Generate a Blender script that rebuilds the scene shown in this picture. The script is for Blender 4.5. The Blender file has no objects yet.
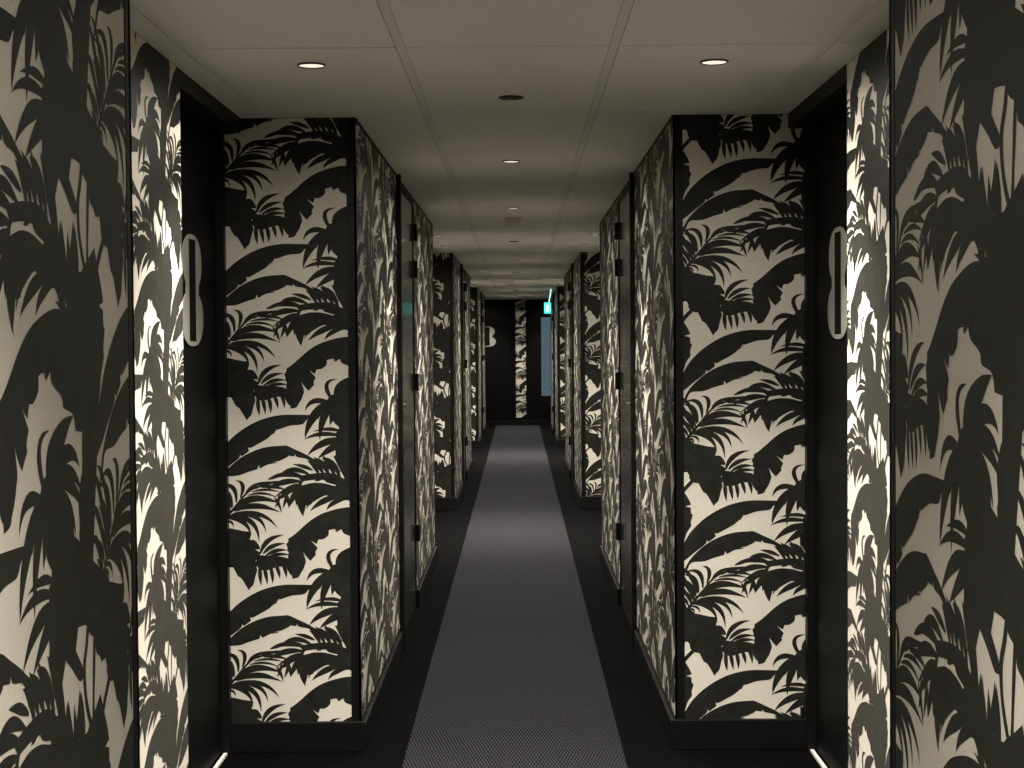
import bpy, bmesh, math, random
import numpy as np
from mathutils import Vector, Matrix
from mathutils.geometry import tessellate_polygon, delaunay_2d_cdt

scene = bpy.context.scene
COL = scene.collection
PI = math.pi

# ------------------------------------------------------------------ camera
FOCAL_PX = 1538.0
cam_data = bpy.data.cameras.new('camera')
cam_data.sensor_fit = 'HORIZONTAL'
cam_data.sensor_width = 36.0
cam_data.lens = FOCAL_PX * 36.0 / 1024.0
cam_data.clip_start = 0.05
cam_data.clip_end = 200
cam = bpy.data.objects.new('camera', cam_data)
COL.objects.link(cam)
PITCH, YAW, ROLL = -0.0255, 0.0044, -0.0074
cam.matrix_world = (Matrix.Translation((0.011, 0.0, 1.54)) @ Matrix.Rotation(YAW, 4, 'Z')
                    @ Matrix.Rotation(PI / 2 + PITCH, 4, 'X') @ Matrix.Rotation(ROLL, 4, 'Z'))
scene.camera = cam

# ------------------------------------------------------------------ world, exposure
world = bpy.data.worlds.new('dusk')
scene.world = world
world.use_nodes = True
bg = world.node_tree.nodes['Background']
bg.inputs['Color'].default_value = (0.066, 0.106, 0.128, 1)     # dusk light outside the end window
bg.inputs['Strength'].default_value = 1.0
vs = scene.view_settings
vs.view_transform = 'Standard'
vs.look = 'None'
vs.exposure = 0.24
vs.gamma = 1.0
vs.use_curve_mapping = False
scene.cycles.max_bounces = 12
scene.cycles.diffuse_bounces = 8
scene.cycles.sample_clamp_indirect = 8.0
scene.cycles.use_denoising = True

DOOR_LAMP_W = 275.0      # downlights in front of the doors
AISLE_LAMP_W = 240.0     # downlights along the middle of the aisle
LAMP_COLOUR = (1.0, 0.94, 0.84)
SPILL = 0.075            # wide spill of each downlight, as a share of its beam
SPOT_ANGLE = math.radians(104)

# ------------------------------------------------------------------ dimensions
H = 2.40                 # ceiling height
PERIOD = 8.57            # one block plus one door bay
B0, B1 = 5.81, 11.02     # first full block along y
HALF = 0.60              # aisle half width between blocks
BAY = 1.03               # half width at the papered strips of the door bays
DOORX = 1.12             # half width at the doors
OUT = 1.35
END = 29.34
BACK = -2.76

# ------------------------------------------------------------------ materials
def new_mat(name):
    m = bpy.data.materials.new(name)
    m.use_nodes = True
    nt = m.node_tree
    return m, nt, nt.nodes['Principled BSDF']

def plain(name, col, rough=0.5, spec=0.5, metal=0.0, noise=0.0, scale=40.0, bump=0.0, emit=None, estr=0.0):
    m, nt, b = new_mat(name)
    b.inputs['Base Color'].default_value = (*col, 1)
    b.inputs['Roughness'].default_value = rough
    b.inputs['Specular IOR Level'].default_value = spec
    b.inputs['Metallic'].default_value = metal
    if noise or bump:
        tc = nt.nodes.new('ShaderNodeTexCoord')
        n = nt.nodes.new('ShaderNodeTexNoise')
        n.inputs['Scale'].default_value = scale
        n.inputs['Detail'].default_value = 4
        nt.links.new(tc.outputs['Object'], n.inputs['Vector'])
        if noise:
            r = nt.nodes.new('ShaderNodeValToRGB')
            r.color_ramp.elements[0].position = 0.3
            r.color_ramp.elements[1].position = 0.7
            r.color_ramp.elements[0].color = (*[c * (1 - noise) for c in col], 1)
            r.color_ramp.elements[1].color = (*[min(1, c * (1 + noise)) for c in col], 1)
            nt.links.new(n.outputs['Fac'], r.inputs['Fac'])
            nt.links.new(r.outputs['Color'], b.inputs['Base Color'])
        if bump:
            bp = nt.nodes.new('ShaderNodeBump')
            bp.inputs['Strength'].default_value = bump
            bp.inputs['Distance'].default_value = 0.002
            nt.links.new(n.outputs['Fac'], bp.inputs['Height'])
            nt.links.new(bp.outputs['Normal'], b.inputs['Normal'])
    if emit:
        b.inputs['Emission Color'].default_value = (*emit, 1)
        b.inputs['Emission Strength'].default_value = estr
    return m

M_PAPER = plain('cream_wallpaper', (0.82, 0.77, 0.66), 0.62, 0.35, noise=0.04, scale=180, bump=0.08)
M_INK = plain('charcoal_leaf_print', (0.017, 0.017, 0.0145), 0.55, 0.25, noise=0.35, scale=22)
_b = M_INK.node_tree.nodes['Principled BSDF']
_b.inputs['Sheen Weight'].default_value = 0.035
_b.inputs['Sheen Tint'].default_value = (1.0, 0.94, 0.82, 1)
_b.inputs['Sheen Roughness'].default_value = 0.35
M_BLACK = plain('black_satin_paint', (0.004, 0.004, 0.0038), 0.5, 0.25, noise=0.1, scale=60)
M_MATT = plain('black_door_laminate', (0.003, 0.003, 0.003), 0.6, 0.12, noise=0.1, scale=50)
M_SKIRT = plain('black_skirting_paint', (0.004, 0.004, 0.004), 0.5, 0.25, noise=0.1, scale=60)
M_GREYDOOR = plain('grey_satin_door_paint', (0.060, 0.059, 0.052), 0.15, 0.6, noise=0.04, scale=8)
M_TILE = plain('ceiling_tile', (0.94, 0.92, 0.87), 0.9, 0.2, noise=0.025, scale=300, bump=0.05)
M_TBAR = plain('ceiling_grid_bar', (0.87, 0.85, 0.80), 0.6, 0.3)
M_GAP = plain('ceiling_joint', (0.14, 0.13, 0.11), 0.9, 0.1)
M_HINGE = plain('black_iron', (0.006, 0.006, 0.006), 0.45, 0.4)
M_CHROME = plain('brushed_steel', (0.62, 0.60, 0.56), 0.3, 0.5, metal=1.0)
M_SILL = plain('pale_aluminium', (0.85, 0.83, 0.78), 0.4, 0.6)
M_SIGN = plain('pale_sign_enamel', (0.36, 0.35, 0.31), 0.5, 0.4)
M_BEZEL = plain('bronze_bezel', (0.05, 0.042, 0.03), 0.45, 0.5)
M_LENS = plain('lit_lens', (0.8, 0.75, 0.65), 0.5, 0.2, emit=(1.0, 0.88, 0.74), estr=0.85)
M_WHITEPL = plain('white_plastic', (0.62, 0.58, 0.50), 0.5, 0.4)
M_DARKCUP = plain('dark_bronze_cup', (0.012, 0.010, 0.006), 0.5, 0.3)
M_BRASS = plain('dull_brass', (0.35, 0.30, 0.20), 0.4, 0.5, metal=1.0)
M_EXIT = plain('lit_green_panel', (0.05, 0.5, 0.4), 0.4, 0.3, emit=(0.06, 0.85, 0.74), estr=1.7)
M_EXITW = plain('pictogram_and_arm_glow', (0.8, 0.8, 0.8), 0.4, 0.3, emit=(0.50, 1.0, 0.95), estr=1.5)
M_EXITBOX = plain('sign_housing', (0.80, 0.82, 0.82), 0.4, 0.4)

def make_glass():
    m, nt, b = new_mat('window_glass')
    b.inputs['Base Color'].default_value = (0.9, 0.95, 0.97, 1)
    b.inputs['Roughness'].default_value = 0.02
    b.inputs['Transmission Weight'].default_value = 1.0
    b.inputs['IOR'].default_value = 1.45
    return m
M_GLASS = make_glass()

def make_carpet(name, dark, light, px, py, amount):
    # woven loops: rows of lighter dots on a darker ground, slightly irregular
    m, nt, b = new_mat(name)
    N, Lk = nt.nodes, nt.links
    tc = N.new('ShaderNodeTexCoord')
    sp = N.new('ShaderNodeSeparateXYZ')
    Lk.new(tc.outputs['Object'], sp.inputs['Vector'])
    def wave(out, pitch, phase=None):
        a = N.new('ShaderNodeMath'); a.operation = 'MULTIPLY'; a.inputs[1].default_value = 2 * PI / pitch
        Lk.new(out, a.inputs[0])
        src = a.outputs[0]
        if phase is not None:
            c = N.new('ShaderNodeMath'); c.operation = 'ADD'
            Lk.new(src, c.inputs[0]); Lk.new(phase, c.inputs[1]); src = c.outputs[0]
        s = N.new('ShaderNodeMath'); s.operation = 'SINE'
        Lk.new(src, s.inputs[0])
        return s.outputs[0]
    sx = wave(sp.outputs['X'], px)
    sy = wave(sp.outputs['Y'], py)
    mul = N.new('ShaderNodeMath'); mul.operation = 'MULTIPLY'
    Lk.new(sx, mul.inputs[0]); Lk.new(sy, mul.inputs[1])
    nz = N.new('ShaderNodeTexNoise'); nz.inputs['Scale'].default_value = 260; nz.inputs['Detail'].default_value = 3
    Lk.new(tc.outputs['Object'], nz.inputs['Vector'])
    mad = N.new('ShaderNodeMath'); mad.operation = 'MULTIPLY_ADD'
    mad.inputs[1].default_value = amount; mad.inputs[2].default_value = 0.0
    Lk.new(mul.outputs[0], mad.inputs[0])
    add = N.new('ShaderNodeMath'); add.operation = 'ADD'
    Lk.new(mad.outputs[0], add.inputs[0]); Lk.new(nz.outputs['Fac'], add.inputs[1])
    r = N.new('ShaderNodeValToRGB')
    r.color_ramp.elements[0].position = 0.25; r.color_ramp.elements[1].position = 0.95
    r.color_ramp.elements[0].color = (*dark, 1); r.color_ramp.elements[1].color = (*light, 1)
    Lk.new(add.outputs[0], r.inputs['Fac']); Lk.new(r.outputs['Color'], b.inputs['Base Color'])
    bp = N.new('ShaderNodeBump'); bp.inputs['Strength'].default_value = 0.4; bp.inputs['Distance'].default_value = 0.002
    Lk.new(add.outputs[0], bp.inputs['Height']); Lk.new(bp.outputs['Normal'], b.inputs['Normal'])
    b.inputs['Roughness'].default_value = 0.95
    b.inputs['Specular IOR Level'].default_value = 0.04
    return m
M_RUNNER = make_carpet('grey_woven_carpet', (0.0045, 0.0045, 0.0051), (0.052, 0.0515, 0.0575), 0.0125, 0.062, 0.40)
M_BORDER = make_carpet('charcoal_carpet', (0.0010, 0.0010, 0.0010), (0.0032, 0.0032, 0.0034), 0.0128, 0.085, 0.25)

# ------------------------------------------------------------------ mesh helpers
class MB:
    """collects boxes, tubes and outlines, then links them as one mesh object"""
    def __init__(s):
        s.v = []; s.f = []; s.m = []; s.mats = []
    def mi(s, mat):
        if mat not in s.mats: s.mats.append(mat)
        return s.mats.index(mat)
    def add(s, vs, fs, mat):
        o = len(s.v); k = s.mi(mat)
        s.v += [tuple(v) for v in vs]
        for f in fs:
            s.f.append(tuple(i + o for i in f)); s.m.append(k)
        return s
    def box(s, x0, x1, y0, y1, z0, z1, mat):
        if x0 > x1: x0, x1 = x1, x0
        if y0 > y1: y0, y1 = y1, y0
        return s.add([(x0,y0,z0),(x1,y0,z0),(x1,y1,z0),(x0,y1,z0),(x0,y0,z1),(x1,y0,z1),(x1,y1,z1),(x0,y1,z1)],
                     [(0,3,2,1),(4,5,6,7),(0,1,5,4),(1,2,6,5),(2,3,7,6),(3,0,4,7)], mat)
    def quad(s, pts, mat):
        return s.add(pts, [tuple(range(len(pts)))], mat)
    def lathe(s, prof, mat, n=32, axis='Z', at=(0,0,0)):
        vs = []; fs = []
        for r, h in prof:
            for k in range(n):
                a = 2*PI*k/n
                p = (r*math.cos(a), r*math.sin(a), h)
                if axis == 'X': p = (h, p[0], p[1])
                if axis == 'Y': p = (p[0], h, p[1])
                vs.append((p[0]+at[0], p[1]+at[1], p[2]+at[2]))
        for i in range(len(prof)-1):
            for k in range(n):
                fs.append((i*n+k, i*n+(k+1)%n, (i+1)*n+(k+1)%n, (i+1)*n+k))
        fs.append(tuple(range(n))[::-1]); fs.append(tuple((len(prof)-1)*n+k for k in range(n)))
        return s.add(vs, fs, mat)
    def prism(s, outline, holes, fn, d, mat):
        """outline (and holes) in 2D, fn(a,b,depth)->xyz, extruded by d"""
        loops = [outline] + holes
        flat = [p for l in loops for p in l]
        tri = tessellate_polygon([[Vector((a, b, 0)) for a, b in l] for l in loops])
        n = len(flat)
        vs = [fn(a, b, 0) for a, b in flat] + [fn(a, b, d) for a, b in flat]
        fs = [tuple(t) for t in tri] + [tuple(i+n for i in t[::-1]) for t in tri]
        o = 0
        for l in loops:
            for k in range(len(l)):
                fs.append((o+k, o+(k+1) % len(l), n+o+(k+1) % len(l), n+o+k))
            o += len(l)
        return s.add(vs, fs, mat)
    def build(s, name, parent=None, smooth=False, recalc=True, bevel=0.0, base=None):
        me = bpy.data.meshes.new(name)
        base = base or (0, 0, 0)
        me.from_pydata([(v[0]-base[0], v[1]-base[1], v[2]-base[2]) for v in s.v], [], s.f)
        for m in s.mats: me.materials.append(m)
        me.polygons.foreach_set('material_index', s.m)
        me.update()
        if recalc:
            bm = bmesh.new(); bm.from_mesh(me)
            bmesh.ops.recalc_face_normals(bm, faces=bm.faces[:])
            bm.to_mesh(me); bm.free()
        ob = bpy.data.objects.new(name, me)
        ob.location = base
        COL.objects.link(ob)
        if smooth:
            for p in me.polygons: p.use_smooth = True
            md = ob.modifiers.new('edge', 'EDGE_SPLIT'); md.split_angle = math.radians(35)
        if bevel:
            md = ob.modifiers.new('bevel', 'BEVEL'); md.width = bevel; md.segments = 2; md.limit_method = 'ANGLE'
        if parent: ob.parent = parent
        return ob

def structure(o):
    o['kind'] = 'structure'
    return o

def tag(o, label, cat, group=None):
    o['label'] = label; o['category'] = cat
    if group: o['group'] = group
    return o

def empty(name, loc, rz=0.0):
    o = bpy.data.objects.new(name, None)
    o.empty_display_size = 0.05
    o.location = loc; o.rotation_euler = (0, 0, rz)
    COL.objects.link(o)
    return o

# ------------------------------------------------------------------ wallpaper: banana leaves and palm fronds, half-drop repeat
PX = 264.7               # drawing units per metre
TW, TH = 185.3 / PX, 170.7 / PX
POLYS = [
  [(0.3,541.3),(6.7,531.1),(16.1,521.1),(27.8,512.3),(41.9,504.9),(56.0,500.7),(67.7,499.1),(78.4,499.1),(93.7,499.5),(104.2,500.0),(101.9,503.5),(91.3,503.8),(86.1,508.7),(73.8,510.0),(62.0,513.8),(60.3,512.9),(57.9,517.6),(55.0,518.8),(60.7,514.1),(58.3,515.8),(51.3,522.5),(41.9,527.9),(34.3,531.9),(31.3,531.4),(32.3,535.2),(25.2,540.4),(22.9,538.7),(22.0,542.4),(10.2,551.6),(4.4,556.5),(-2.7,561.5),(-8.5,565.7),(-12.0,570.3),(-12.0,561.0),(-5.0,549.2)],
  [(-1.7,575.0),(2.0,565.7),(6.7,557.7),(13.8,550.1),(24.3,541.6),(38.4,534.6),(51.3,531.1),(65.0,530.1),(70.2,530.0),(78.4,533.8),(87.8,538.2),(94.9,542.2),(104.2,546.9),(101.9,551.6),(94.9,548.1),(90.2,543.6),(80.8,541.6),(78.4,538.7),(77.9,541.0),(71.4,540.1),(70.2,541.7),(62.0,545.5),(55.0,547.5),(60.7,545.1),(58.9,547.5),(51.3,548.7),(43.3,552.8),(41.7,549.5),(40.5,553.5),(30.2,556.5),(20.8,559.8),(10.2,560.5),(6.5,562.4),(3.8,568.0),(-0.3,576.2)],
  [(0.3,489.4),(3.4,494.1),(5.6,497.9),(7.7,502.9),(1.8,504.5),(7.4,506.1),(7.7,511.5),(9.5,513.1),(7.3,520.5),(7.7,524.4),(3.8,530.2),(2.0,535.2),(-1.0,544.5),(-2.7,555.1),(-4.5,565.7),(-7.9,582.1),(-12.0,605.5),(-24.9,605.5),(-29.0,589.1),(-28.0,586.2),(-29.2,576.2),(-25.2,567.4),(-23.8,565.7),(-23.5,552.8),(-22.1,549.8),(-22.8,538.7),(-21.4,532.8),(-24.5,525.2),(-29.0,519.3),(-31.0,516.4),(-31.5,510.6),(-28.4,502.3),(-24.9,495.3),(-19.1,490.6),(-12.0,487.1),(-3.8,482.4)],
  [(9.1,650.3),(10.0,651.7),(5.0,656.8),(0.6,662.1),(-3.8,669.1),(-6.2,676.1),(-7.6,675.5),(-5.0,667.9),(-0.3,660.9),(4.4,655.6)],
  [(-12.0,606.4),(-2.7,612.2),(2.0,614.0),(10.2,612.2),(24.3,615.2),(32.3,616.1),(33.1,620.4),(31.9,624.5),(37.4,625.1),(41.7,631.0),(42.1,634.2),(37.2,633.9),(43.3,637.7),(40.7,641.0),(37.4,645.7),(40.5,648.0),(38.6,652.1),(39.3,655.0),(37.4,660.9),(35.4,669.1),(32.3,672.6),(30.4,675.2),(27.2,669.7),(23.1,663.0),(19.9,660.9),(17.3,656.2),(15.2,652.0),(10.2,651.3),(6.1,647.4),(5.8,644.2),(3.8,640.7),(-1.5,641.5),(-3.8,638.6),(-8.5,636.3),(-10.9,630.4),(-17.9,626.9),(-20.2,618.7)],
  [(37.8,639.2),(47.8,640.4),(60.7,641.2),(70.0,643.3),(74.7,649.2),(75.9,656.2),(71.2,652.7),(60.7,651.7),(50.1,655.0),(41.9,655.0),(39.0,650.3)],
  [(137.1,592.3),(130.0,592.3),(121.8,593.5),(113.6,595.6),(103.1,599.3),(92.5,605.8),(83.1,614.0),(76.1,619.9),(70.5,623.6),(70.6,626.3),(68.6,629.2),(69.8,632.8),(69.3,635.1),(70.9,637.4),(70.2,641.5),(71.4,650.3),(72.8,657.4),(74.0,660.9),(74.3,663.9),(80.2,662.5),(82.2,659.5),(85.7,653.9),(86.9,650.3),(88.1,646.2),(85.5,637.2),(89.0,642.1),(92.7,645.9),(96.6,641.7),(98.6,639.6),(97.8,637.4),(100.1,632.8),(93.5,625.5),(99.1,629.2),(101.0,624.3),(105.4,624.3),(110.8,620.4),(111.3,615.4),(116.0,614.3),(120.7,616.3),(116.1,613.0),(119.4,617.2),(124.2,614.2),(126.6,618.6),(137.1,622.9),(139.0,626.9),(142.8,628.0),(150.8,630.1),(153.7,636.1),(183.9,639.2),(182.0,612.2),(170.9,603.5),(157.2,596.5),(142.8,591.0),(130.6,589.5)],
  [(110.1,486.8),(114.8,479.8),(124.2,478.6),(132.4,482.9),(130.5,490.4),(125.4,493.2),(117.2,492.7),(112.5,491.5)],
  [(118.3,518.5),(127.7,511.5),(139.4,509.1),(151.2,518.5),(148.8,537.3),(137.1,542.0),(125.4,532.6),(121.1,525.5)],
  [(115.3,496.9),(138.3,499.6),(159.1,507.1),(173.3,515.2),(191.1,522.9),(195.9,526.9),(196.9,533.0),(191.1,541.2),(186.3,549.5),(177.0,542.6),(168.8,533.2),(165.7,538.6),(160.0,537.6),(153.2,537.2),(149.8,544.9),(158.3,552.7),(159.1,556.6),(154.0,557.0),(145.7,551.0),(137.5,546.0),(132.8,553.5),(128.5,553.5),(123.5,547.8),(117.9,542.2),(119.0,536.5),(116.8,528.0),(120.9,519.5),(122.8,511.7),(117.2,506.3)],
  [(164.8,536.6),(167.9,537.4),(165.7,545.5),(162.2,553.5),(163.5,565.0),(170.1,576.7),(165.7,575.6),(160.0,564.2),(158.7,552.8),(162.2,544.8)],
  [(173.3,541.9),(176.0,542.6),(175.1,553.7),(173.3,567.3),(173.3,574.9),(170.1,574.1),(171.0,566.8),(171.9,553.0)],
  [(194.0,562.5),(196.9,563.7),(190.1,571.1),(186.3,576.7),(182.5,575.8),(186.3,570.2)],
  [(138.3,576.0),(152.7,578.5),(167.9,577.4),(167.9,592.5),(170.1,604.4),(152.7,599.3),(142.4,587.9)],
  [(-1.5,615.2),(2.0,608.1),(9.1,599.3),(18.4,588.8),(24.9,580.7),(33.7,572.9),(47.8,568.6),(65.3,565.7),(65.3,566.6),(47.8,570.1),(34.9,574.6),(26.4,582.1),(20.2,590.6),(10.8,601.1),(4.4,610.5),(0.3,616.3)],
  [(81.4,568.0),(87.8,562.7),(96.0,559.2),(106.6,557.7),(119.5,560.0),(131.2,565.7),(132.4,573.3),(120.7,570.1),(110.1,567.3),(106.6,563.5),(101.9,565.7),(97.8,565.9),(99.3,563.3),(93.7,564.2),(86.7,565.9),(84.3,570.3)],
  [(82.5,571.7),(90.2,568.7),(97.2,567.5),(107.8,568.2),(120.7,571.7),(132.4,575.0),(134.7,584.4),(120.7,585.6),(111.3,580.9),(106.6,580.9),(96.0,586.8),(92.5,590.0),(82.0,590.0),(79.0,587.9),(80.2,580.9)],
  [(80.1,560.7),(102.6,557.5),(119.4,558.9),(128.2,566.4),(137.1,573.6),(142.8,583.5),(142.8,591.2),(137.1,592.8),(131.3,585.4),(113.2,584.1),(117.4,578.3),(116.1,573.9),(113.2,572.2),(119.4,570.2),(111.1,565.4),(98.3,564.5),(84.7,566.1)],
]
LEAFLETS = [
  (42.5,638.6,46.6,621.6,66.7,619.6,6.8),
  (45.4,638.6,53.6,628.1,68.3,628.3,6.1),
  (47.8,640.4,58.3,632.8,70.6,635.3,5.4),
  (50.1,641.5,61.8,637.4,72.4,640.0,4.7),
  (41.9,649.2,41.3,660.9,43.3,670.9,5.6),
  (45.4,650.3,48.3,659.7,49.3,669.7,5.4),
  (51.3,649.2,55.4,659.7,54.2,668.7,5.4),
  (57.1,648.0,61.2,656.2,61.8,663.8,5.2),
  (63.0,645.7,68.9,655.0,68.2,663.5,5.2),
  (67.7,645.7,72.4,655.0,73.3,660.9,5.9),
  (120.7,660.9,99.5,635.1,122.4,634.2,5.9),
  (119.4,483.0,116.1,466.6,142.8,459.6,5.6),
  (121.8,482.9,128.2,466.2,150.8,459.7,16.1),
  (118.3,659.7,93.7,649.2,88.8,666.5,7.3),
  (121.8,481.1,146.5,465.6,157.9,478.9,9.7),
  (123.4,481.6,149.4,474.4,160.7,489.1,7.6),
  (125.4,482.7,151.9,481.0,162.8,497.1,7.6),
  (123.4,484.0,147.2,488.0,152.3,504.0,8.1),
  (118.3,482.9,92.5,497.4,88.3,523.7,12.2),
  (118.3,485.7,103.8,499.7,103.3,525.1,10.8),
  (119.5,486.8,116.5,498.6,113.6,510.3,9.4),
  (121.1,486.8,124.9,499.7,123.5,511.9,10.3),
  (124.2,486.8,130.5,497.4,131.9,512.6,11.7),
  (126.5,485.7,139.4,497.4,139.4,523.2,11.7),
  (127.7,483.3,148.8,492.7,148.8,520.8,13.1),
  (127.7,521.3,101.9,514.3,87.4,524.6,6.1),
  (125.4,516.6,113.6,511.0,96.3,516.2,5.2),
  (127.7,524.4,104.3,523.2,90.2,540.8,9.8),
  (130.1,525.5,116.0,530.2,100.5,543.8,10.3),
  (146.5,589.0,130.5,566.9,131.6,555.2,9.7),
  (148.5,589.6,140.8,574.2,140.0,560.6,8.1),
  (150.6,590.2,148.5,576.2,146.9,563.9,8.1),
  (152.7,592.0,160.0,575.4,155.3,560.7,9.7),
  (157.0,593.2,167.9,586.2,166.1,575.7,8.9),
  (19.0,586.8,20.2,563.9,1.1,570.6,6.2),
  (14.9,591.4,12.6,571.5,-0.3,573.6,6.7),
  (12.6,596.1,7.9,580.9,-2.7,577.4,6.1),
  (23.1,582.1,30.2,565.1,18.0,564.7,5.6),
  (28.4,578.0,33.7,566.8,57.1,565.9,4.5),
  (38.4,573.3,47.8,565.7,70.0,565.7,4.0),
  (51.3,563.9,60.7,559.8,74.7,555.1,5.3),
  (30.2,579.7,46.6,574.4,60.7,582.6,3.4),
  (34.9,576.2,50.1,571.5,65.3,577.4,3.4),
  (44.2,571.7,56.0,569.2,70.0,575.0,5.0),
  (23.1,585.0,41.9,577.4,61.2,587.0,4.7),
  (17.9,592.9,33.7,575.3,63.6,588.2,9.6),
  (18.4,595.2,36.0,584.7,63.6,597.0,8.1),
  (16.1,595.2,37.2,587.0,51.3,590.6,7.0),
  (16.1,597.6,47.8,592.9,60.2,613.4,6.2),
  (13.8,598.8,45.4,595.2,48.5,617.3,6.2),
  (10.2,599.9,41.9,599.3,41.4,627.8,7.0),
  (7.3,602.3,30.2,601.1,33.7,621.0,6.7),
  (5.6,605.2,16.1,604.0,15.9,612.2,3.4),
  (4.4,609.3,10.2,605.2,10.8,612.8,3.4),
  (10.8,597.6,5.6,584.7,-2.1,581.2,6.2),
  (7.9,601.1,5.0,591.7,-2.1,588.2,5.0),
  (5.0,605.2,1.4,596.4,-3.8,594.1,4.8),
  (2.0,609.3,-0.3,603.4,-6.2,601.1,4.0),
  (3.2,609.3,-6.2,587.0,-13.2,595.2,5.9),
  (7.3,602.3,-5.0,576.5,-12.3,582.9,5.9),
  (9.7,599.3,-1.5,567.1,-10.3,568.9,5.6),
  (13.8,592.6,5.6,565.7,-5.0,565.7,5.2),
  (96.0,555.1,86.7,549.8,75.9,548.9,5.4),
  (92.5,559.2,77.3,550.4,65.3,556.5,6.8),
  (87.8,562.7,69.1,553.9,53.2,563.9,7.7),
  (84.3,566.2,64.4,563.3,49.1,575.0,8.2),
  (101.9,559.8,98.4,548.1,90.2,545.5,6.1),
  (106.6,559.2,101.3,546.3,93.1,543.1,6.8),
  (112.4,559.8,106.6,546.9,99.8,542.8,7.3),
  (118.3,561.0,112.4,545.1,104.8,542.4,7.3),
  (123.6,562.7,117.1,545.7,108.3,542.0,7.3),
  (130.0,565.7,124.2,546.9,116.0,539.9,7.0),
  (135.9,569.2,130.0,550.4,122.4,538.7,7.0),
  (84.9,569.2,73.8,569.2,56.2,582.6,5.9),
  (84.3,570.3,72.6,576.2,59.7,582.1,5.2),
  (83.7,571.5,74.9,580.9,71.4,592.6,8.2),
  (78.4,571.5,67.9,575.0,63.2,580.9,4.7),
  (77.3,572.7,65.6,582.1,58.5,584.4,4.7),
  (70.2,577.4,69.1,584.4,65.0,593.8,4.7),
  (62.0,578.5,62.0,586.8,57.3,592.6,4.2),
  (82.0,576.5,82.5,591.7,86.4,601.7,7.7),
  (86.7,577.7,87.2,589.4,86.4,598.8,5.2),
  (94.9,575.3,93.7,582.3,89.0,594.1,5.9),
  (104.2,576.5,100.7,581.2,95.8,586.4,6.1),
  (123.0,581.2,104.2,583.5,92.7,596.2,8.4),
  (130.0,583.5,113.6,585.9,109.2,595.5,6.6),
  (65.6,574.1,72.6,584.7,71.4,592.7,5.4),
  (57.3,582.3,62.0,587.0,64.4,597.8,4.2),
  (78.4,573.0,79.6,582.3,79.0,590.6,4.7),
  (123.4,556.9,111.1,548.7,106.1,539.7,8.1),
  (119.4,555.4,104.8,548.6,96.5,541.3,7.2),
  (139.0,577.7,128.2,566.4,129.0,555.6,8.9),
  (142.8,582.4,137.1,571.3,138.6,560.5,8.1),
  (144.6,585.3,155.5,571.4,153.7,559.9,8.9),
]

def spline(pts, n=3, corner=55):
    out = []; N = len(pts)
    def turn(i):
        a, b, c = pts[i-1], pts[i], pts[(i+1) % N]
        t = math.atan2(c[1]-b[1], c[0]-b[0]) - math.atan2(b[1]-a[1], b[0]-a[0])
        return abs((t+PI) % (2*PI) - PI)
    cor = [turn(i) > math.radians(corner) for i in range(N)]
    for i in range(N):
        p1, p2 = pts[i], pts[(i+1) % N]
        p0 = p1 if cor[i] else pts[i-1]
        p3 = p2 if cor[(i+1) % N] else pts[(i+2) % N]
        for k in range(n):
            t = k/n
            out.append(tuple(.5*(2*p1[j]+(p2[j]-p0[j])*t+(2*p0[j]-5*p1[j]+4*p2[j]-p3[j])*t*t
                                 + (3*p1[j]-p0[j]-3*p2[j]+p3[j])*t**3) for j in (0, 1)))
    return out

def leaflet(bx, by, cx, cy, tx, ty, w, n=9):
    l = []; r = []
    for k in range(n+1):
        s = k/n
        x = (1-s)**2*bx+2*s*(1-s)*cx+s*s*tx; y = (1-s)**2*by+2*s*(1-s)*cy+s*s*ty
        dx = 2*(1-s)*(cx-bx)+2*s*(tx-cx); dy = 2*(1-s)*(cy-by)+2*s*(ty-cy); q = math.hypot(dx, dy) or 1
        h = w*.37*((.3+.7*math.sin(min(1, s/.45)*PI/2)) if s < .45 else (1-((s-.45)/.55)**1.5))
        l.append((x-dy/q*h, y+dx/q*h)); r.append((x+dy/q*h, y-dx/q*h))
    return l + r[-2::-1]

def clip(poly, ax, lim, keep_less):
    out = []
    for k in range(len(poly)):
        a, b = poly[k-1], poly[k]
        ia = a[ax] <= lim if keep_less else a[ax] >= lim
        ib = b[ax] <= lim if keep_less else b[ax] >= lim
        if ia != ib:
            t = (lim-a[ax])/(b[ax]-a[ax])
            out.append((a[0]+(b[0]-a[0])*t, a[1]+(b[1]-a[1])*t))
        if ib: out.append(b)
    return out

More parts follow.
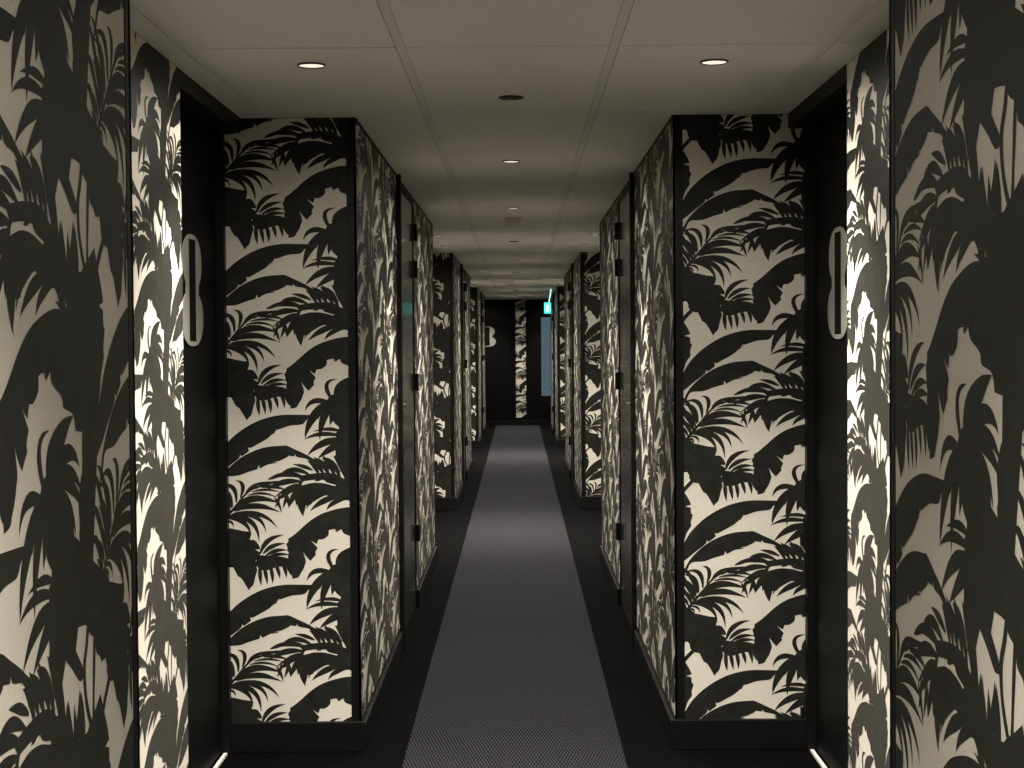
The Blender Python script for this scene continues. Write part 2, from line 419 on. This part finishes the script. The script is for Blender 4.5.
def repeat_cell():
    """all leaves that reach one repeat of the drawing, merged into faces that do not overlap and cut to the repeat"""
    w, h = 185.3, 170.7
    vs = []; fs = []
    for p in [spline(q) for q in POLYS] + [leaflet(*a) for a in LEAFLETS]:
        for i in range(-2, 3):
            for j in range(-6, 7):
                q = [(x+i*w, y+j*h+(i % 2)*h/2) for x, y in p]
                if max(x for x, y in q) < 0 or min(x for x, y in q) > w: continue
                if max(y for x, y in q) < 0 or min(y for x, y in q) > h: continue
                fs.append(list(range(len(vs), len(vs)+len(q))))
                vs += [Vector(v) for v in q]
    ov, oe, of, _v, _e, src = delaunay_2d_cdt(vs, [], fs, 0, 1e-4)
    cen = np.array([[(ov[t[0]][k]+ov[t[1]][k]+ov[t[2]][k])/3 for k in (0, 1)] for t in of])
    inside = np.zeros(len(of), bool)
    for f_ in fs:
        q = np.array([vs[i] for i in f_])
        lo, hi = q.min(0), q.max(0)
        near = np.where((~inside) & (cen >= lo).all(1) & (cen <= hi).all(1))[0]
        hit = np.zeros(len(near), bool)
        X, Y = cen[near, 0], cen[near, 1]
        for k in range(len(q)):
            (xa, ya), (xb, yb) = q[k-1], q[k]
            if ya != yb:
                hit ^= ((ya > Y) != (yb > Y)) & (X < (xb-xa)*(Y-ya)/(yb-ya)+xa)
        inside[near[hit]] = True
    tris = []
    for t, ok in zip(of, inside):
        if not ok: continue
        p = [tuple(ov[i]) for i in t]
        for ax, lim, less in ((0, 0, False), (0, w, True), (1, 0, False), (1, h, True)):
            p = clip(p, ax, lim, less) if p else p
        for k in range(1, len(p)-1):
            tris.append((p[0], p[k], p[k+1]))
    return np.array(tris) / PX
TRIS = repeat_cell()
print('drawing triangles', len(TRIS))
T_LO = TRIS.min(axis=(0, 1)); T_HI = TRIS.max(axis=(0, 1))
INK = 0.0006

def wallpaper(mb, origin, along, normal, width, z0, z1, u0, kv):
    """a papered rectangle: origin is its left end seen from the aisle, u0 the drawing's u there (m),
    kv the drawing's v (units) at eye height"""
    O = Vector(origin); A = Vector(along); Nn = Vector(normal)
    P = lambda a, z, d: tuple(O + A*a + Nn*d + Vector((0, 0, z)))
    mb.quad([P(0, z0, 0), P(width, z0, 0), P(width, z1, 0), P(0, z1, 0)], M_PAPER)
    v_of = lambda z: kv/PX + 1.54 - z
    va, vb = v_of(z1), v_of(z0)
    (ox, oy, oz), (ax_, ay_, _z), (nx_, ny_, _z) = O, A, Nn
    vs = []; fs = []
    for i in range(math.floor((u0-T_HI[0])/TW), math.ceil((u0+width-T_LO[0])/TW)+1):
        sh = (i % 2)*TH/2
        for j in range(math.floor((va-sh-T_HI[1])/TH), math.ceil((vb-sh-T_LO[1])/TH)+1):
            T = TRIS + np.array([i*TW-u0, j*TH+sh])
            T = T.copy(); T[..., 1] = kv/PX + 1.54 - T[..., 1]
            lo = T.min(axis=1); hi = T.max(axis=1)
            keep = (hi[:, 0] > 0) & (lo[:, 0] < width) & (hi[:, 1] > z0) & (lo[:, 1] < z1)
            T = T[keep]; lo = lo[keep]; hi = hi[keep]
            for p in T.tolist():
                p = [tuple(q) for q in p]
                if min(q[0] for q in p) < 0 or max(q[0] for q in p) > width or min(q[1] for q in p) < z0 or max(q[1] for q in p) > z1:
                    for ax, lim, less in ((0, 0, False), (0, width, True), (1, z0, False), (1, z1, True)):
                        p = clip(p, ax, lim, less) if p else p
                if len(p) < 3: continue
                ar = sum(p[q-1][0]*p[q][1]-p[q][0]*p[q-1][1] for q in range(len(p)))
                if abs(ar) < 1e-9: continue
                if ar < 0: p = p[::-1]
                o = len(vs)
                vs += [(ox+ax_*a+nx_*INK, oy+ay_*a+ny_*INK, oz+z) for a, z in p]
                fs.append(tuple(range(o, o+len(p))))
    mb.add(vs, fs, M_INK)

# ------------------------------------------------------------------ floor and ceiling
f = MB(); f.box(-OUT, OUT, BACK-0.2, END+0.1, -0.08, 0.0, M_BORDER)
structure(f.build('floor'))
c = MB()
c.box(-OUT, OUT, BACK-0.2, END+0.1, H+0.004, H+0.10, M_GAP)
GX = [-0.941, -0.324, 0.294, 0.911]
BARW = 0.026
xs = [-OUT] + GX + [OUT]
joints = [4.46 + 1.235*k for k in range(-6, 21)]
ys = [BACK-0.2] + [y for y in joints if BACK-0.2 < y < END] + [END+0.1]
for i in range(len(xs)-1):
    xa = xs[i] + (BARW/2+0.002 if i else 0); xb = xs[i+1] - (BARW/2+0.002 if i < len(xs)-2 else 0)
    for j in range(len(ys)-1):
        c.box(xa, xb, ys[j]+0.0045, ys[j+1]-0.0045, H, H+0.006, M_TILE)
for x in GX:
    c.box(x-BARW/2, x+BARW/2, BACK-0.2, END+0.1, H+0.0015, H+0.006, M_TBAR)
structure(c.build('ceiling', recalc=False))

r = MB(); r.box(-0.425, 0.395, BACK, END-0.02, 0.0, 0.004, M_RUNNER)
tag(r.build('carpet_runner'), 'long mid-grey woven carpet runner down the middle of the corridor', 'carpet')

# ------------------------------------------------------------------ blocks, door bays
trim_no = [0]
def trim(mb, bevel=0.0):
    trim_no[0] += 1
    return structure(mb.build('trim_%d' % trim_no[0], bevel=bevel))
door_no = [0]
SIDE = {-1: 'left', 1: 'right'}
SKIRT = 0.115
DOOR_Y0, DOOR_Y1 = 1.93, 3.21       # service door, measured from the block's front
doors = {}

def service_door(sx, yb):
    """grey flush door in the aisle side of a block, hinged at its far edge"""
    door_no[0] += 1
    X = lambda d: sx*(HALF+d)
    y0, y1 = yb+DOOR_Y0+0.05, yb+DOOR_Y1-0.012
    d = MB(); d.box(X(0.004), X(0.045), y0+0.004, y1, 0.012, 2.36, M_GREYDOOR)
    door = structure(d.build('door_%d' % door_no[0], base=(X(0.02), y1, 0)))
    def kid(mb, name, **k):
        o = mb.build(name, **k)
        o.parent = door; o.matrix_parent_inverse = Matrix.Translation((-X(0.02), -y1, 0))
        return o
    for z in (2.20, 1.985, 1.325, 0.44):
        h = MB()
        h.box(X(0.004), X(-0.004), y1-0.03, y1+0.055, z-0.047, z+0.047, M_HINGE)
        h.lathe([(0.011, -0.050), (0.013, -0.046), (0.013, 0.046), (0.011, 0.050)], M_HINGE, 14, at=(X(-0.012), y1+0.006, z))
        h.box(X(-0.002), X(-0.018), y1-0.004, y1+0.014, z-0.046, z+0.046, M_HINGE)
        kid(h, 'hinge')
    k = MB()
    k.lathe([(0.020, 0.004*sx*-1), (0.020, -0.008*sx), (0.009, -0.010*sx), (0.008, -0.022*sx), (0.013, -0.026*sx), (0.013, -0.034*sx), (0.008, -0.037*sx)],
            M_CHROME, 20, axis='X', at=(sx*HALF, y0+0.075, 1.235))
    kid(k, 'door_knob', smooth=True)['label'] = 'small round metal knob'
    k = MB()
    k.lathe([(0.016, 0.004*sx*-1), (0.018, -0.012*sx), (0.010, -0.016*sx)], M_HINGE, 18, axis='X', at=(sx*HALF, y0+0.075, 1.165))
    kid(k, 'lock_cylinder', smooth=True)
    # frame: black architrave that stands proud on the near side, thin head and far stop
    t = MB()
    t.box(X(0.05), X(-0.025), yb+DOOR_Y0-0.01, yb+DOOR_Y0+0.05, SKIRT*0, H-0.001, M_BLACK)
    t.box(X(0.05), X(-0.004), yb+DOOR_Y0+0.05, yb+DOOR_Y1, 2.362, H-0.001, M_BLACK)
    trim(t)

def block(sx, yb, ye, front, rear, sides, near=False):
    """one papered block between two door bays; phases: front/rear (u0, kv), sides (c, kv)"""
    X = lambda d: sx*(HALF+d)
    w = MB()
    ya, yz = yb+DOOR_Y0, yb+DOOR_Y1
    w.box(X(0), X(OUT-HALF), yb, ya, 0, H, M_BLACK)
    w.box(X(0.05), X(OUT-HALF), ya, yz, 0, H, M_BLACK)
    w.box(X(0), X(OUT-HALF), yz, ye, 0, H, M_BLACK)
    TR = 0.033
    TOP = H-0.010
    nx = (-sx, 0, 0)
    # faces across the aisle
    for y, s, ph in ((yb, -1, front), (ye, 1, rear)):
        if ph is None: continue
        xin, xout = HALF+TR, DOORX-0.03
        xl = (-xout if sx < 0 else xin) if s < 0 else (xout if sx > 0 else -xin)
        wallpaper(w, (xl, y+s*0.0015, 0), (1 if s < 0 else -1, 0, 0), (0, s, 0), xout-xin, SKIRT, H-0.002, ph[0](xl), ph[1])
    # faces along the aisle; u grows to the viewer's right
    segs = [(yb+TR*0.3, ya-0.012), (yz+0.003, ye-TR*0.9)]
    for a, b in segs:
        org = a if sx < 0 else b
        wallpaper(w, (X(-0.0015), org, 0), (0, 1 if sx < 0 else -1, 0), nx, b-a, SKIRT, TOP, sides[0](org), sides[1])
    structure(w.build('wall_' + SIDE[sx], recalc=False))
    # corner trims
    for y, s in ((yb, 1), (ye, -1)):
        t = MB()
        t.box(X(-0.003), X(TR), y-s*0.003, y+s*0.009, SKIRT, H-0.001, M_BLACK)
        t.box(X(-0.003), X(0.004), y-s*0.003, y+s*(0.009 if s > 0 else 0.030), SKIRT, H-0.001, M_BLACK)
        trim(t)
    t = MB()
    for a, b in segs:
        t.box(X(0.002), X(-0.006), a, b, H-0.012, H-0.0005, M_BLACK)
    trim(t)
    # skirting: round the block, broken by the service door
    for y, s in ((yb, -1), (ye, 1)):
        t = MB(); t.box(X(-0.018), sx*(DOORX-0.005), y, y+s*0.018, 0, SKIRT, M_SKIRT)
        structure(t.build('baseboard_' + SIDE[sx], bevel=0.003))
    for a, b in ((yb+0.001, ya-0.011), (yz, ye-0.001)):
        t = MB(); t.box(X(-0.018), X(0.002), a, b, 0, SKIRT-0.015, M_SKIRT)
        structure(t.build('baseboard_' + SIDE[sx], bevel=0.003))
    service_door(sx, yb)

def bay(sx, ya, yb, ph, threshold=True):
    """door bay: a door at each end, a papered strip between them"""
    X = lambda x: sx*x
    mid = (ya+yb)/2
    s0, s1 = mid-0.65, mid+0.65
    w = MB()
    w.box(X(BAY), X(OUT), s0, s1, 0, H, M_BLACK)
    org = s0+0.006 if sx < 0 else s1-0.006
    wallpaper(w, (X(BAY-0.0015), org, 0), (0, 1 if sx < 0 else -1, 0), (-sx, 0, 0), s1-s0-0.012, SKIRT*0.9, H-0.002, ph[0](org), ph[1])
    structure(w.build('wall_' + SIDE[sx], recalc=False))
    t = MB(); t.box(X(BAY-0.014), X(BAY+0.002), s0+0.002, s1-0.002, 0, SKIRT*0.9, M_SKIRT)
    structure(t.build('baseboard_' + SIDE[sx], bevel=0.003))
    out = []
    for y0, y1, far in ((ya, s0, False), (s1, yb, True)):
        door_no[0] += 1
        d = MB(); d.box(X(DOORX), X(DOORX+0.05), y0+0.045, y1-0.045, 0.010, 2.335, M_MATT)
        door = structure(d.build('door_%d' % door_no[0], base=(X(DOORX+0.02), y0, 0), bevel=0.002))
        inv = Matrix.Translation((-X(DOORX+0.02), -y0, 0))
        k = MB(); k.box(X(DOORX-0.022), X(DOORX-0.008), y0+0.05, y1-0.05, 0.0, 0.009, M_SILL)
        o = k.build('threshold_strip', parent=door); o.matrix_parent_inverse = inv
        o['label'] = 'thin bright metal threshold strip'
        hy = y0+0.13 if far else y1-0.13
        k = MB(); k.box(X(DOORX-0.006), X(DOORX+0.001), hy-0.03, hy+0.03, 0.93, 1.17, M_HINGE)
        k.lathe([(0.011, 0), (0.011, -sx*0.035)], M_HINGE, 14, axis='X', at=(X(DOORX), hy, 1.05))
        k.box(X(DOORX-0.030), X(DOORX-0.040), hy-0.012, hy+(0.12 if far else 0.012), 1.04, 1.06, M_HINGE) if far else \
            k.box(X(DOORX-0.030), X(DOORX-0.040), hy-0.12, hy+0.012, 1.04, 1.06, M_HINGE)
        o = k.build('door_handle', parent=door); o.matrix_parent_inverse = inv
        fr = MB()
        fr.box(X(DOORX-0.030), X(OUT), y0, y0+0.043, 0, H, M_BLACK)
        fr.box(X(DOORX-0.030), X(OUT), y1-0.043, y1, 0, H, M_BLACK)
        fr.box(X(BAY), X(OUT), y0, y1, 2.345, H, M_BLACK)
        fr.box(X(DOORX+0.055), X(OUT), y0, y1, 0, H, M_BLACK)
        trim(fr)
        out.append((door, y0, y1))
    return out

# phases of the paper, per panel
FRONT = {(-1, 0): (lambda x: x + 303/PX - 0.011, 260.0), (1, 0): (lambda x: x - 164/PX - 0.011, 341.5),
         (-1, 1): (lambda x: x + 343/PX, 619.0), (1, 1): (lambda x: x - 164/PX - 0.011, 735.0),
         (-1, 2): (lambda x: x + 330/PX, 640.0), (1, 2): (lambda x: x - 150/PX, 690.0)}
SIDES = {-1: (lambda y: y - 1.527, 435.3), 1: (lambda y: 2.4795 - y, 448.7)}
BAYS = {-1: (lambda y: y - 3.894, 309.0), 1: (lambda y: 4.98 - y, 312.5)}
for k in range(-1, 3):
    yb, ye = B0+PERIOD*k, B1+PERIOD*k
    if k == 2: ye = 28.17
    for sx in (-1, 1):
        if k == -1:
            block(sx, yb+0.02, ye-0.02, None, FRONT[(sx, 1)], SIDES[sx])
        else:
            block(sx, yb, ye, FRONT[(sx, k)], FRONT[(sx, 1)] if k < 2 else None, SIDES[sx])
BAYDOORS = {}
for k in range(0, 3):
    ya, yb = B1+PERIOD*(k-1), B0+PERIOD*k
    for sx in (-1, 1):
        BAYDOORS[(sx, k)] = bay(sx, ya - (0.02 if k == 0 else 0), yb, BAYS[sx])

# small latches on the outer edge of the first block's right-hand face
for z in (0.80, 0.135):
    h = MB(); h.box(DOORX-0.050, DOORX-0.037, B0-0.012, B0, z-0.025, z+0.025, M_HINGE)
    trim(h, 0.002)

# ------------------------------------------------------------------ far end
e = MB()
WX0, WX1, WZ0, WZ1 = 0.430, 0.90, 0.545, 2.075
e.box(-OUT, WX0, END, END+0.10, 0, H, M_MATT)
e.box(WX1, OUT, END, END+0.10, 0, H, M_MATT)
e.box(WX0, WX1, END, END+0.10, 0, WZ0, M_MATT)
e.box(WX0, WX1, END, END+0.10, WZ1, H, M_MATT)
e.box(-0.055, -0.045, END-0.012, END, 0, H, M_MATT)
e.box(0.155, 0.165, END-0.012, END, 0, H, M_MATT)
wallpaper(e, (-0.045, END-0.004, 0), (1, 0, 0), (0, -1, 0), 0.200, 0.15, H-0.002, 0.20, 590)
structure(e.build('wall_end', recalc=False))
for sx in (-1, 1):
    w = MB(); w.box(sx*1.10, sx*OUT, 28.17, END+0.1, 0, H, M_BLACK)
    structure(w.build('wall_' + SIDE[sx]))
b = MB(); b.box(-1.10, 1.10, END-0.03, END, 0, 0.10, M_SKIRT)
structure(b.build('baseboard_end', bevel=0.003))
w = MB(); w.box(-OUT, OUT, BACK-0.2, BACK-0.02, 0, H, M_MATT)
structure(w.build('wall_back'))
# window in the end wall
g = MB(); g.box(WX0-0.001, WX1+0.001, END+0.04, END+0.052, WZ0, WZ1, M_GLASS)
fr = MB()
for a in ((WX0, WX0+0.015, WZ0, WZ1), (WX1-0.015, WX1, WZ0, WZ1), (WX0, WX1, WZ0, WZ0+0.015), (WX0, WX1, WZ1-0.015, WZ1)):
    fr.box(a[0], a[1], END+0.02, END+0.08, a[2], a[3], M_BLACK)
win = structure(fr.build('window_1', base=(WX0, END, WZ0)))
o = g.build('pane', parent=win); o.matrix_parent_inverse = Matrix.Translation((-WX0, -END, -WZ0))
# flush door left of the papered strip
door_no[0] += 1
d = MB(); d.box(-0.98, -0.13, END-0.018, END, 0.10, 2.36, M_MATT)
structure(d.build('door_%d' % door_no[0], bevel=0.003))

# ------------------------------------------------------------------ number signs: two ovals, one above the other, with an upright slot
def eight_outline(rx1, rx2, h, waist=0.098, n=64):
    """half-heights: upper oval rx1, lower oval rx2; outline of their union"""
    zc1, zc2, rz = h*0.25, -h*0.25, h*0.258
    right = []
    for k in range(n+1):
        z = h/2 - h*k/n
        x = 0.0
        for zc, rx in ((zc1, rx1), (zc2, rx2)):
            q = abs((z-zc)/(rz if abs(z) < h/2 else rz))
            if q < 1: x = max(x, rx*(1-q**2.3)**(1/2.0))
        x = max(x, waist if abs(z) < h*0.10 else 0.0)
        right.append((x, z))
    right[0] = (0.03, h/2); right[-1] = (0.03, -h/2)
    return right + [(-x, z) for x, z in right[::-1]]

def number_sign(loc, rz, label):
    root = empty('door_number_sign', loc, rz)
    tag(root, label, 'sign', 'pale figure-eight signs')
    hh = 0.385
    slot = [(0.054, 0.176), (-0.054, 0.176), (-0.054, -0.176), (0.054, -0.176)]
    p = MB(); p.prism(eight_outline(0.150, 0.172, hh), [slot], lambda a, b, d: (a, -0.003-d, b), 0.004, M_SIGN)
    p.build('plate', parent=root)
    s = MB(); s.box(-0.0538, 0.0538, -0.0064, 0.0, -0.1758, 0.1758, M_MATT)
    s.build('slot_insert', parent=root)['label'] = 'black upright slot in the middle of the pale plate'
    return root
number_sign((-DOORX, 5.315, 1.736), PI/2, 'pale figure-eight number sign on the dark door left of the aisle, beside the bright strip')
number_sign((DOORX, 5.315, 1.744), -PI/2, 'pale figure-eight number sign on the dark door right of the aisle, beside the bright strip')
number_sign((-0.590, END-0.018, 1.700), 0.0, 'distant pale number sign on the black end wall at the far end of the aisle')

# ------------------------------------------------------------------ downlights
def spot(parent, watts):
    for nm, part, ang, blend in (('lamp', 1.0, SPOT_ANGLE, 1.0), ('lamp_spill', SPILL, math.radians(172), 0.6)):
        l = bpy.data.lights.new(nm, 'SPOT')
        l.energy = watts*part; l.color = LAMP_COLOUR
        l.spot_size = ang; l.spot_blend = blend
        l.shadow_soft_size = 0.03
        o = bpy.data.objects.new(nm, l)
        COL.objects.link(o); o.parent = parent; o.location = (0, 0, -0.012)

ring0 = [None]
def downlight(x, y, label, watts, group):
    root = empty('ceiling_downlight', (x, y, H))
    tag(root, label, 'ceiling light', group)
    if ring0[0] is None:
        t = MB()
        n = 40; prof = [(0.0385, 0.0), (0.0385, -0.004), (0.040, -0.0055), (0.043, -0.0045), (0.044, 0.0)]
        vs = []; fs = []
        for rr, hh in prof:
            for k in range(n): vs.append((rr*math.cos(2*PI*k/n), rr*math.sin(2*PI*k/n), hh))
        for i in range(len(prof)-1):
            for k in range(n): fs.append((i*n+k, i*n+(k+1) % n, (i+1)*n+(k+1) % n, (i+1)*n+k))
        t.add(vs, fs, M_BEZEL)
        a = t.build('trim_ring', parent=root, smooth=True)
        l = MB(); l.lathe([(0.0388, -0.0005), (0.0388, -0.002), (0.030, -0.0035), (0.012, -0.0045)], M_LENS, 40)
        b = l.build('lens', parent=root, smooth=True)
        ring0[0] = (a, b)
    else:
        for src in ring0[0]:
            o = src.copy(); COL.objects.link(o); o.parent = root
    spot(root, watts)
    return root

SIDEWORD = {-1: 'left', 1: 'right'}
BAYWORD = ['nearest door bay', 'second door bay', 'third door bay']
for k in range(0, 3):
    for sx in (-1, 1):
        for y, which in ((3.52, 'nearer one'), (4.72, 'farther one')):
            downlight(sx*0.615, y+PERIOD*k,
                      'lit ceiling downlight, %s on the %s side of the %s' % (which, SIDEWORD[sx], BAYWORD[k]),
                      DOOR_LAMP_W, 'downlights in front of the doors')
for sx in (-1, 1):
    downlight(sx*0.615, 28.75, 'lit downlight in the last bay on the %s, before the end wall' % SIDEWORD[sx],
              DOOR_LAMP_W*0.45, 'downlights in front of the doors')
ORD = ['behind', 'first', 'second', 'third']
AISLE = ['between the nearest side walls', 'between the first pair of blocks', 'between the second pair of blocks', 'between the third pair of blocks']
for k in range(-1, 3):
    for y, which in ((7.22, 'nearer'), (9.69, 'farther')):
        downlight(-0.017, y+PERIOD*k, 'lit round downlight on the ceiling centre line, %s one %s' % (which, AISLE[k+1]),
                  AISLE_LAMP_W, 'downlights along the middle of the aisle')

# ------------------------------------------------------------------ recessed sprinklers and the detector
def sprinkler(x, y, label):
    root = empty('ceiling_sprinkler', (x, y, H))
    tag(root, label, 'sprinkler', 'recessed sprinklers on the ceiling')
    c_ = MB(); c_.lathe([(0.044, -0.0002), (0.044, -0.0025), (0.040, -0.004), (0.020, -0.0045)], M_DARKCUP, 36)
    c_.build('cup', parent=root, smooth=True)
    s_ = MB()
    s_.lathe([(0.006, -0.004), (0.006, -0.006), (0.003, -0.0065), (0.003, -0.0075)], M_BRASS, 16)
    s_.lathe([(0.010, -0.0075), (0.010, -0.0085)], M_BRASS, 20)
    s_.build('spray_head', parent=root, smooth=True)
sprinkler(-0.009, 5.37, 'round dark bronze sprinkler on the ceiling just before the first pair of blocks')
sprinkler(-0.020, 12.82, 'thin dark sprinkler on the bright ceiling before the second pair of blocks')
root = empty('smoke_detector', (-0.020, 10.45, H))
tag(root, 'grey-white domed smoke detector hanging on the ceiling centre line behind two downlights', 'smoke detector')
d = MB(); d.lathe([(0.056, 0.0), (0.056, -0.012), (0.052, -0.016)], M_WHITEPL, 36); d.build('base', parent=root, smooth=True)
d = MB(); d.lathe([(0.044, -0.016), (0.044, -0.030), (0.040, -0.040), (0.030, -0.047), (0.012, -0.049)], M_WHITEPL, 36)
d.build('sensing_head', parent=root, smooth=True)

# ------------------------------------------------------------------ exit sign on a glowing arm by the third block
root = empty('exit_sign', (0.467, 23.9, 2.105))
tag(root, 'small glowing green exit sign hanging from the ceiling near the blue window', 'sign')
b = MB(); b.box(-0.052, 0.052, -0.012, 0.012, -0.082, 0.082, M_EXIT); b.build('lit_panel', parent=root, bevel=0.003)
b = MB()
for y in (-0.0135, 0.0125):
    b.box(-0.028, 0.022, y, y+0.001, -0.055, 0.050, M_EXITW)
b.build('pictogram', parent=root)['label'] = 'pale doorway pictogram'
b = MB()
b.add([(x+dx, y, z) for x, z in ((0.020, 0.080), (0.056, 0.2945)) for dx, y in ((-0.007, -0.007), (0.007, -0.007), (0.007, 0.007), (-0.007, 0.007))],
      [(3, 2, 1, 0), (4, 5, 6, 7), (0, 1, 5, 4), (1, 2, 6, 5), (2, 3, 7, 6), (3, 0, 4, 7)], M_EXITW)
b.build('hanger_arm', parent=root)  # arm is no lamp: its emission stands in for the sign's LED light
b = MB(); b.box(-0.054, 0.054, -0.015, 0.015, 0.082, 0.092, M_EXITBOX); b.build('top_rail', parent=root)
